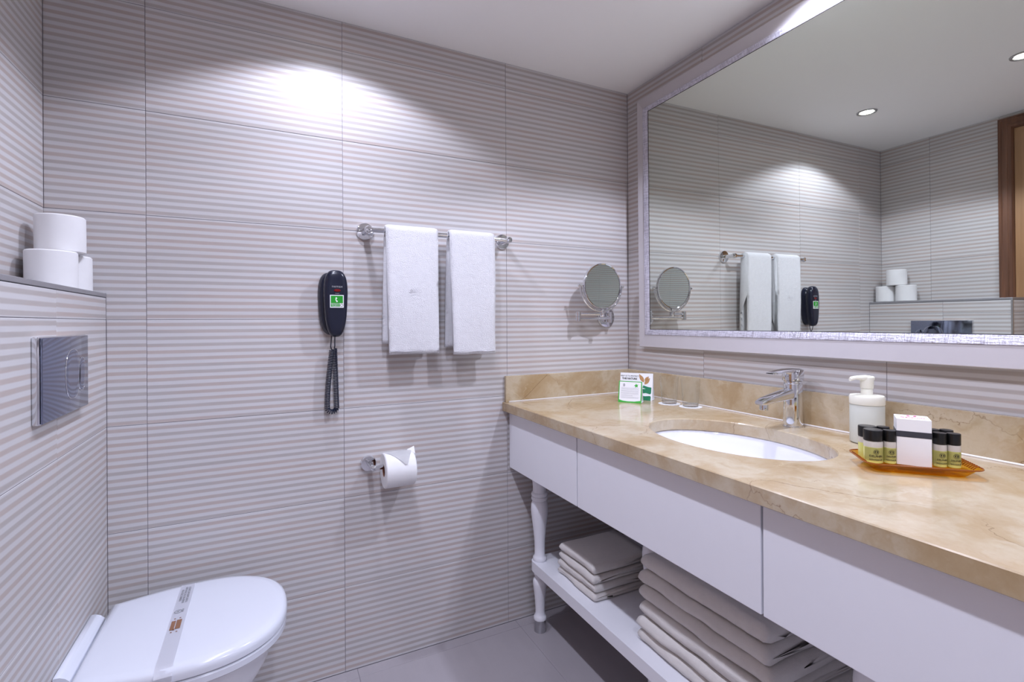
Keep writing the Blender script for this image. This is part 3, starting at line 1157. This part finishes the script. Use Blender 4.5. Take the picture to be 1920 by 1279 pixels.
# hygiene strip over the lid
sx = lambda f_: -.215 + .033 * f_


def strip_pt(x, y, lift):
    w = .2
    t_ = (y - TY) / .203
    a = abs(t_)
    if a < .88:
        z_ = LZ + .0016 - .0018 * a
    elif a < 1.0:
        q = (a - .88) / .12
        z_ = LZ - .0002 - .012 * q * q
    else:
        z_ = LZ - .012 - (a - 1.0) * .5
    return (x, y, z_ + lift)


bm = bmesh.new()
ys = [TY - .2045 - .0, TY - .2042, TY - .2038, TY - .200, TY - .195, TY - .188, TY - .178] + [TY - .178 + .356 * k / 12 for k in range(1, 13)] + [TY + .19, TY + .198, TY + .203]
vv = []
for k, y in enumerate(ys):
    if k == 0:
        row = [(sx(f_), y, LZ - .045) for f_ in (0, .5, 1)]
    elif k == 1:
        row = [(sx(f_), y, LZ - .030) for f_ in (0, .5, 1)]
    else:
        row = [strip_pt(sx(f_), y, .0012) for f_ in (0, .5, 1)]
    vv.append([bm.verts.new(p) for p in row])
for a, b in zip(vv[:-1], vv[1:]):
    for i in range(2):
        bm.faces.new((a[i], a[i + 1], b[i + 1], b[i]))
bmesh.ops.solidify(bm, geom=bm.faces[:], thickness=.0004)
strip = put('hygiene_strip', bm, 'strip', lid_o, True)
zs_ = LZ + .0042
mwt = lambda x, y: frame_mw((x, y, zs_ - .0006), (0, 1, 0), (-1, 0, 0))
for i, (s, x) in enumerate((('DISINFECTED FOR', -.206), ('YOUR PROTECTION AND', -.1985), ('YOUR SANITARY SAFETY', -.191))):
    text_obj('strip_print', s, .0075, mwt(x, TY + .120), 'grey', strip)
bm = lathe(bmesh.new(), [(.0085, 0), (.0085, .0003), (.007, .0003), (.007, 0)], (-.203, TY + .036, zs_ - .0008), 24, 'z', False, False)
put('strip_emblem', bm, 'grey', strip)
text_obj('strip_print', 'A', .009, mwt(-.203, TY + .036), 'grey', strip)
text_obj('strip_print', 'HOTEL', .005, mwt(-.193, TY + .038), 'grey', strip)
bm = bmesh.new()
box(bm, -.210, -.2015, TY - .048, TY - .008, zs_ - .0008, zs_ - .0005)
box(bm, -.1995, -.189, TY - .046, TY - .006, zs_ - .0008, zs_ - .0005)
box(bm, -.203, -.200, TY - .050, TY - .044, zs_ - .0008, zs_ - .0005)
put('brown_logo', bm, 'brown', strip)
for yy in (TY - .058, TY + .002):
    for xx in (-.205, -.194):
        put('logo_star', lathe(bmesh.new(), [(.002, 0), (.002, .0003)], (xx, yy, zs_ - .0008), 8), 'brown', strip)

# ------------------------------------------------------------------ tap
TX, TYY = 1.378, .928
tap = thing('basin_tap', (TX, TYY, ZK), 'chrome single-lever basin tap behind the oval basin', 'tap')
put('body', lathe(bmesh.new(), [(.0275, 0.0003), (.0275, .003), (.0258, .005), (.0255, .06), (.0255, .124), (.0245, .1275), (.0235, .1285), (.0235, .133), (.0245, .134)], (TX, TYY, ZK), 40), 'chrome', tap, True)
bm = bmesh.new()
rings = []
for k in range(10):
    f_ = k / 9
    x = TX - .010 - .138 * f_
    zc_ = ZK + .098 - .012 * f_ - .006 * f_ * f_
    hw, hh = .0175 - .003 * f_, .0165 - .0075 * f_
    if k == 9:
        hw, hh = hw * .85, hh * .7
    r = []
    for q in range(20):
        a = 2 * pi * q / 20
        r.append((x, TYY + hw * math.copysign(abs(cos(a)) ** .55, cos(a)), zc_ + hh * math.copysign(abs(sin(a)) ** .55, sin(a))))
    rings.append(r)
sp = put('spout', loft(bm, rings), 'chrome', tap, True)
put('aerator', lathe(bmesh.new(), [(.010, -.016), (.0118, -.015), (.0118, 0), (.010, .004)], (TX - .128, TYY, ZK + .074), 24), 'chrome', sp, True)
hd_ = put('lever_cap', lathe(bmesh.new(), [(.0255, .1345), (.0285, .1355), (.0288, .140), (.0288, .163), (.027, .1665), (.015, .168), (.001, .168)], (TX, TYY, ZK), 40), 'chrome', tap, True)
bm = bmesh.new()
rings = []
for x, hw, z0, z1 in ((TX + .010, .021, .1655, .1695), (TX - .03, .020, .1625, .1690), (TX - .06, .017, .1605, .1660), (TX - .085, .0155, .1585, .1635), (TX - .099, .014, .1580, .1620), (TX - .1015, .012, .1585, .1610)):
    rings.append([(x, TYY - hw, ZK + z0), (x, TYY + hw, ZK + z0), (x, TYY + hw, ZK + z1 - .001), (x, TYY + hw - .002, ZK + z1), (x, TYY - hw + .002, ZK + z1), (x, TYY - hw, ZK + z1 - .001)])
lv = put('lever', loft(bm, rings), 'chrome', tap, True)
put('lever_slot', box(bmesh.new(), TX - .1022, TX - .1012, TYY - .008, TYY + .008, ZK + .1592, ZK + .1606), 'dark', lv)

# ------------------------------------------------------------------ soap dispenser
SX, SY = 1.357, .718
soap = thing('soap_dispenser', (SX, SY, ZK), 'frosted round soap dispenser with white pump by the backsplash', 'dispenser')
put('bottle', lathe(bmesh.new(), [(.033, .0004), (.0365, .003), (.037, .008), (.037, .094), (.035, .098)], (SX, SY, ZK), 40), 'frost', soap, True)
put('collar', lathe(bmesh.new(), [(.0372, .0982), (.0377, .100), (.0377, .116), (.036, .120), (.024, .1215), (.013, .1225), (.0125, .136), (.012, .137)], (SX, SY, ZK), 40), 'cream', soap, True)
pd = Vector((-.86, .5, 0)).normalized()
bm = lathe(bmesh.new(), [(.0135, .1375), (.0142, .139), (.0148, .158), (.014, .165), (.010, .168), (.001, .169)], (SX, SY, ZK), 28)
pm = put('pump_head', bm, 'cream', soap, True)
rings = []
side = Vector((-pd.y, pd.x, 0))
for s, hw, z0, z1 in ((-.013, .010, .157, .1685), (0, .0135, .155, .1705), (.012, .012, .157, .170), (.028, .0085, .160, .1685), (.037, .0065, .157, .167), (.041, .0045, .155, .164)):
    c = Vector((SX, SY, ZK)) + pd * s
    r = []
    for q in range(14):
        a = 2 * pi * q / 14
        r.append(c + side * hw * math.copysign(abs(cos(a)) ** .7, cos(a)) + Vector((0, 0, (z0 + z1) / 2 + (z1 - z0) / 2 * math.copysign(abs(sin(a)) ** .7, sin(a)))))
    rings.append(r)
put('nozzle', loft(bmesh.new(), rings), 'cream', pm, True)

# ------------------------------------------------------------------ amber tray with amenities
E1 = Vector((.715, -.699, 0))
E2 = Vector((.699, .715, 0))
TC = Vector((1.199, .549, 0))


def tl(u, v, z_):
    return TC + E1 * u + E2 * v + Vector((0, 0, ZK + z_))


def rrect(hu, hv, r, n=7):
    pts = []
    for cu, cv, a0 in ((hu - r, hv - r, 0), (-hu + r, hv - r, 90), (-hu + r, -hv + r, 180), (hu - r, -hv + r, 270)):
        for k in range(n):
            a = radians(a0 + 90 * k / (n - 1))
            pts.append((cu + r * cos(a), cv + r * sin(a)))
    return pts


tray = thing('amenity_tray', tl(0, 0, 0), 'amber translucent plastic tray holding small bottles and a white box', 'tray')
bm = bmesh.new()
rings = []
for hu, hv, r, z_ in ((.076, .042, .014, .0006), (.080, .045, .016, .004), (.090, .053, .020, .014), (.0975, .0595, .024, .0205), (.1000, .0620, .025, .0205), (.0995, .0615, .025, .0190), (.0955, .0575, .023, .0185), (.0890, .0520, .020, .0140), (.086, .049, .018, .0125)):
    rings.append([tl(u, v, z_) for u, v in rrect(hu, hv, r)])
bm = bmesh.new()
loft(bm, rings[:5][::1] + rings[5:], True, True, True)
put('tray_shell', bm, 'amber', tray, True)
rim = tube(bmesh.new(), [tl(u, v, .0196) for u, v in rrect(.0995, .0615, .025, 9)] + [tl(u, v, .0196) for u, v in rrect(.0995, .0615, .025, 9)[:1]], .0014, 6)
put('tray_rim', rim, 'amberrim', tray, True)
for sg in (-1, 1):
    for k in range(9):
        v = -.030 + .060 * k / 8
        put('rim_ridge', tube(bmesh.new(), [tl(sg * .0880, v, .0140), tl(sg * .0930, v, .0190), tl(sg * .0985, v, .0214)], .0013, 5), 'amberrim', tray, True)

TZ = .0127


def bottle(u, v, r, label, front):
    P = tl(u, v, TZ)
    t = thing('amenity_bottle', P, label, 'bottle', 'black-capped amenity bottles on the amber tray')
    put('bottle_body', lathe(bmesh.new(), [(r * .90, 0.0002), (r, .0015), (r, .033)], P, 28), 'liquid', t, True)
    put('clear_shoulder', lathe(bmesh.new(), [(r, .0331), (r, .043), (r * .93, .0455)], P, 28), 'clearneck', t, True)
    put('cap', lathe(bmesh.new(), [(r * .97, .0456), (r * 1.02, .0462), (r * 1.02, .0670), (r * .98, .0682), (r * .90, .0684), (.0005, .0680)], P, 28), 'black', t, True)
    if front:
        # wrapped label with emblem and lettering facing the viewer
        bm = bmesh.new()
        rows_ = []
        nv = -E2
        for zz in (.006, .0325):
            row = []
            for k in range(17):
                a = radians(-75 + 150 * k / 16)
                d = nv * cos(a) + E1 * sin(a)
                row.append(bm.verts.new(P + d * (r + .0002) + Vector((0, 0, zz))))
            rows_.append(row)
        for i in range(16):
            bm.faces.new((rows_[0][i], rows_[0][i + 1], rows_[1][i + 1], rows_[1][i]))
        bmesh.ops.solidify(bm, geom=bm.faces[:], thickness=.0002)
        lb = put('paper_label', bm, 'label', t, True)

        def wrap(o):
            for vtx in o.data.vertices:
                u_, z_, d_ = vtx.co
                a = u_ / r
                vtx.co = P + (nv * cos(a) + E1 * sin(a)) * (r + .0007 + d_) + Vector((0, 0, z_))
            return o
        k = r / .0112
        I4 = lambda z_: Matrix.Translation((0, z_, 0))
        wrap(text_obj('label_name', 'DELPHIN', .0042 * min(k, 1.4), I4(.0155), 'ink', lb, 0, .0001))
        wrap(text_obj('label_line', 'BATH FOAM GEL', .0024 * min(k, 1.3), I4(.0085), 'ink', lb, 0, .0001))
        em = bmesh.new()
        ring_o = [(.0045 * cos(2 * pi * q / 20), .0245 + .0045 * sin(2 * pi * q / 20), 0) for q in range(21)]
        tube(em, ring_o, .0003, 4)
        for s in (-1, 1):
            tube(em, [(s * .0008, .0220, 0), (s * .0022, .0240, 0), (s * .0016, .0262, 0), (s * .0004, .0270, 0)], [.0004, .0008, .0008, .0003], 5)
        eo = put('label_emblem', em, 'ink', lb)
        eo.matrix_parent_inverse = lb.matrix_world.inverted()
        wrap(eo)
    return t


fv = -.0150
bottle(-.0735, fv, .0170, 'wide black-capped amenity bottle at the tap end of the tray, front row', True)
bottle(-.0445, fv, .0112, 'slim amenity bottle in the front row between wide bottle and white box', True)
bottle(.0410, fv, .0112, 'slim amenity bottle in the front row, just right of the white box', True)
bottle(.0640, fv, .0112, 'slim amenity bottle in the front row at the far end of the tray', True)
bv = .0220
bottle(-.0720, bv, .0165, 'wide amenity bottle half hidden in the back row at the tap end', False)
bottle(-.0430, bv, .0112, 'slim amenity bottle in the back row left of the white box', False)
bottle(.0450, bv, .0112, 'slim amenity bottle in the back row right of the white box', False)
bottle(.0680, bv, .0112, 'slim amenity bottle in the back row at the far end', False)

wb = thing('amenity_box', tl(0, 0, TZ), 'upright white carton with a charcoal band on the amber tray', 'carton')
bu, bw, bd, bh = 0, .0280, .0280, .0945
mwb = Matrix.Translation(tl(bu, -.001, TZ)) @ Matrix.Rotation(math.atan2(-.86, .51), 4, 'Z')
put('carton', box(bmesh.new(), -bw, bw, -bd, bd, .0002, bh, .0006, 1, mwb), 'card', wb)
put('paper_band', box(bmesh.new(), -bw - .0004, bw + .0004, -bd - .0004, bd + .0004, .0575, .0695, 0, 1, mwb), 'band_dark', wb)
mtop = frame_mw(mwb @ Vector((0, -.008, bh + .0004)), (.51, -.86, 0), (.86, .51, 0))
text_obj('carton_lettering', 'DELPHIN', .0100, mtop, 'pink', wb)
bm = bmesh.new()
for s in (-1, 1):
    tube(bm, [mwb @ Vector((s * .003, .006, bh + .0006)), mwb @ Vector((s * .007, .011, bh + .0006)), mwb @ Vector((s * .004, .016, bh + .0006))], [.0006, .0014, .0005], 5)
put('carton_emblem', bm, 'pink', wb)

# ------------------------------------------------------------------ tent cards


def tent(name, A, B, h, lean, label):
    """front sheet from A to B along the worktop, leaning back to a ridge, with a rear sheet."""
    A, B = Vector(A), Vector(B)
    r = (B - A).normalized()
    back = Vector((-r.y, r.x, 0))
    if back.y < 0:
        back = -back
    t = thing(name, (A + B) / 2, label, 'card', 'tent cards on the worktop')
    T = .0006
    topA, topB = A + back * lean + Vector((0, 0, h)), B + back * lean + Vector((0, 0, h))
    n = (B - A).cross(topA - A).normalized()
    if n.dot(back) > 0:
        n = -n
    bm = loft(bmesh.new(), [[A, B, topB, topA], [p - n * T for p in (A, B, topB, topA)]])
    fr = put('front_sheet', bm, 'card', t)
    A2, B2 = A + back * lean * 2, B + back * lean * 2
    bm = loft(bmesh.new(), [[A2, B2, topB, topA], [p - back * T for p in (A2, B2, topB, topA)]])
    put('rear_sheet', bm, 'card', t)
    e0, e1 = A + Vector((0, 0, .0006)), A2 + Vector((0, 0, .0006))
    w = B - A
    put('base_flap', loft(bmesh.new(), [[e0 + r * .001, e1 + r * .001, e1 + w, e0 + w], [p + Vector((0, 0, .0006)) for p in (e0 + r * .001, e1 + r * .001, e1 + w, e0 + w)]]), 'card', t)
    up_ = (topA - A)
    H = up_.length
    mw = frame_mw(A, r, up_)
    return fr, mw, (B - A).length, H


def pr(parent, name, mat, poly, mw, lift=.0004):
    bm = loft(bmesh.new(), [[mw @ Vector((u, v, lift - .0003)) for u, v in poly], [mw @ Vector((u, v, lift)) for u, v in poly]])
    return put(name, bm, mat, parent)


def rect(u0, u1, v0, v1):
    return [(u0, v0), (u1, v0), (u1, v1), (u0, v1)]


zt = ZK + .0004
fr, mw, W, H = tent('tent_card', (1.213, 1.524, zt), (1.265, 1.452, zt), .080, .017, 'small white tent card edged in green with a green star')
pr(fr, 'green_border', 'green', rect(0, .0035, 0, H), mw)
pr(fr, 'green_border', 'green', rect(W - .0035, W, 0, H), mw)
pr(fr, 'green_border', 'green', rect(.0035, W - .0035, H - .003, H), mw)
pr(fr, 'green_border', 'green', [(.0035, 0), (W - .0035, 0), (W - .0035, .009), (W * .7, .005), (W * .4, .0045), (W * .2, .006), (.0035, .010)], mw)
for i in range(5):
    v = .014 + i * .0086
    pr(fr, 'text_line', 'grey', rect(.010, W - (.012 if i != 1 else .034), v + .0035, v + .0043), mw)
    pr(fr, 'ruled_line', 'grey', rect(.009, W - .009, v + .0078, v + .0082), mw)
star = []
for k in range(10):
    a = pi / 2 + .2 + pi * k / 5
    rr = .0085 if k % 2 == 0 else .0042
    star.append((W * .76 + rr * cos(a), H * .80 + rr * sin(a)))
pr(fr, 'green_star', 'green', star, mw, .0006)
pr(fr, 'small_emblem', 'grey', [(W * .23 + .004 * cos(a), H * .81 + .0055 * sin(a)) for a in [2 * pi * k / 14 for k in range(14)]], mw, .0006)
text_obj('emblem_letter', 'A', .007, mw @ Matrix.Translation((W * .23, H * .81, .0007)), 'card', fr)

fr, mw, W, H = tent('tent_card', (1.2685, 1.585, zt), (1.344, 1.480, zt), .104, .020, 'larger white tent card with tan leaves and a green hand, behind the small card')
text_obj('card_lettering', 'HELP US TO PROTECT', .0072, mw @ Matrix.Translation((W * .29, H * .875, .0004)), 'ink', fr)
text_obj('card_lettering', 'THE NATURE', .0100, mw @ Matrix.Translation((W * .29, H * .775, .0004)), 'ink', fr, .0003)


def leaf(cu, cv, ln, wd, ang):
    pts = []
    for k in range(11):
        f_ = k / 10
        pts.append((f_ * ln, wd * sin(pi * f_ ** .85)))
    for k in range(9, 0, -1):
        f_ = k / 10
        pts.append((f_ * ln, -wd * sin(pi * f_ ** .85)))
    a = radians(ang)
    return [(cu + x * cos(a) - y * sin(a), cv + x * sin(a) + y * cos(a)) for x, y in pts]


for p in ((W * .735, H * .66, .038, .0072, 122), (W * .755, H * .72, .024, .0055, 48), (W * .755, H * .585, .033, .0072, 52)):
    pr(fr, 'tan_leaf', 'tan', leaf(*p), mw)
pr(fr, 'green_hand', 'dgreen', [(W * .52, 0), (W * .95, 0), (W * .955, H * .14), (W * .93, H * .17), (W * .78, H * .15), (W * .62, H * .17), (W * .62, H * .23), (W * .80, H * .27), (W * .93, H * .23), (W * .96, H * .27), (W * .965, H * .48), (W * .85, H * .50), (W * .72, H * .55), (W * .70, H * .46), (W * .80, H * .42), (W * .66, H * .41), (W * .52, H * .44)], mw)

# ------------------------------------------------------------------ tumblers on paper coasters
for i, (gx, gy) in enumerate(((1.353, 1.398), (1.372, 1.312))):
    bm = bmesh.new()
    pts = []
    for k in range(64):
        a = 2 * pi * k / 64
        rr = .0395 + .0012 * cos(16 * a)
        pts.append((gx + rr * cos(a), gy + rr * sin(a)))
    loft(bm, [[(x, y, ZK + h) for x, y in pts] for h in (.0004, .0016)])
    tag(put('paper_coaster', bm, 'card'), ('white scalloped paper coaster under the tumbler beside the cards', 'white scalloped paper coaster under the tumbler nearer the tap')[i], 'coaster', 'paper coasters under the tumblers')
    t = thing('glass_tumbler', (gx, gy, ZK + .0018), ('clear glass tumbler on a paper coaster, beside the tent cards', 'clear glass tumbler on a paper coaster, nearer the tap')[i], 'glass', 'tumblers on the worktop')
    P = (gx, gy, ZK + .0018)
    bm = lathe(bmesh.new(), [(.0255, 0), (.0272, .0015), (.0285, .012), (.0310, .05), (.0345, .099), (.0342, .1), (.0330, .099), (.0298, .05), (.0272, .014), (.022, .0125), (.001, .012)], P, 40)
    put('glass_wall', bm, 'glass', t, True)
    b = bpy.data.materials.get('thick_glass')
    if not b:
        g_ = NT('thick_glass')
        g_.set(Roughness=.03)
        g_.b.inputs['Transmission Weight'].default_value = 1.0
        g_.b.inputs['IOR'].default_value = 1.45
        b = g_.m
    put('thick_base', lathe(bmesh.new(), [(.024, .0004), (.0262, .0018), (.0272, .0108), (.022, .0118), (.001, .0115)], P, 40), b, t, True)

# ------------------------------------------------------------------ round magnifying mirror on a swing arm
mm = thing('magnifying_mirror', (1.33, YB, 1.19), 'round chrome magnifying mirror on a folding wall arm', 'mirror')
WX, WZ = 1.316, 1.190
put('wall_plate', lathe(bmesh.new(), [(.044, 0), (.044, -.005), (.041, -.009), (.001, -.012)], (WX, YB, WZ), 32, 'y'), 'chrome', mm, True)
bm = bmesh.new()
box(bm, WX - .010, WX + .010, YB - .036, YB - .012, WZ - .020, WZ - .007, .002)
box(bm, WX - .010, WX + .010, YB - .036, YB - .012, WZ + .007, WZ + .020, .002)
lathe(bm, [(.007, -.023), (.007, .023)], (WX, YB - .036, WZ), 16)
put('wall_bracket', bm, 'chrome', mm, True)
HX, HY = 1.138, YB - .055
put('elbow', lathe(bmesh.new(), [(.009, -.019), (.0105, -.018), (.0105, -.001), (.0095, 0), (.0105, .001), (.0105, .020), (.009, .021)], (HX, HY, WZ + .003), 24), 'chrome', mm, True)
put('arm', tube(bmesh.new(), [(WX, YB - .036, WZ - .004), (HX, HY, WZ - .007)], .006, 12), 'chrome', mm, True)
MX, MYY, MZ = 1.232, YB - .088, 1.318
put('arm', tube(bmesh.new(), [(HX, HY, WZ + .013), (MX + .006, MYY + .006, WZ + .013)], .006, 12), 'chrome', mm, True)
put('swivel_post', lathe(bmesh.new(), [(.009, -.012), (.0105, -.010), (.0105, .012), (.007, .016), (.006, .034)], (MX + .004, MYY + .004, WZ + .013), 20), 'chrome', mm, True)
MR = .0935
yoke = [(MX + (MR + .010) * cos(radians(a)), MYY + .003, MZ + (MR + .010) * sin(radians(a))) for a in range(180, 361, 9)]
put('yoke', tube(bmesh.new(), yoke, .0042, 10), 'chrome', mm, True)
for s in (-1, 1):
    put('pivot_knob', lathe(bmesh.new(), [(.004, -.012), (.004, .002), (.0065, .003), (.0065, .010), (.004, .013)] if s > 0 else [(.004, .012), (.004, -.002), (.0065, -.003), (.0065, -.010), (.004, -.013)], (MX + s * (MR + .008), MYY + .003, MZ), 16, 'x'), 'chrome', mm, True)
tilt = Matrix.Translation((MX, MYY, MZ)) @ Matrix.Rotation(radians(2.0), 4, 'X') @ Matrix.Rotation(radians(1.0), 4, 'Z')
bm = lathe(bmesh.new(), [(MR - .006, -.0075), (MR - .002, -.009), (MR, -.006), (MR, .004), (MR - .004, .008), (MR - .012, .009), (MR - .012, -.005), (MR - .006, -.0060)], (0, 0, 0), 56, 'y', False, False)
bmesh.ops.transform(bm, matrix=tilt, verts=bm.verts)
hg = put('mirror_rim', bm, 'chrome', mm, True)
bm = lathe(bmesh.new(), [(MR - .005, -.0066), (.001, -.0064)], (0, 0, 0), 56, 'y')
bmesh.ops.transform(bm, matrix=tilt, verts=bm.verts)
put('mirror_disc', bm, 'mag', mm)
bm = lathe(bmesh.new(), [(MR - .008, .0085), (MR - .02, .0125), (.04, .016), (.001, .017)], (0, 0, 0), 40, 'y')
bmesh.ops.transform(bm, matrix=tilt, verts=bm.verts)
put('mirror_back', bm, 'chrome', mm, True)
bpy.context.view_layer.update()
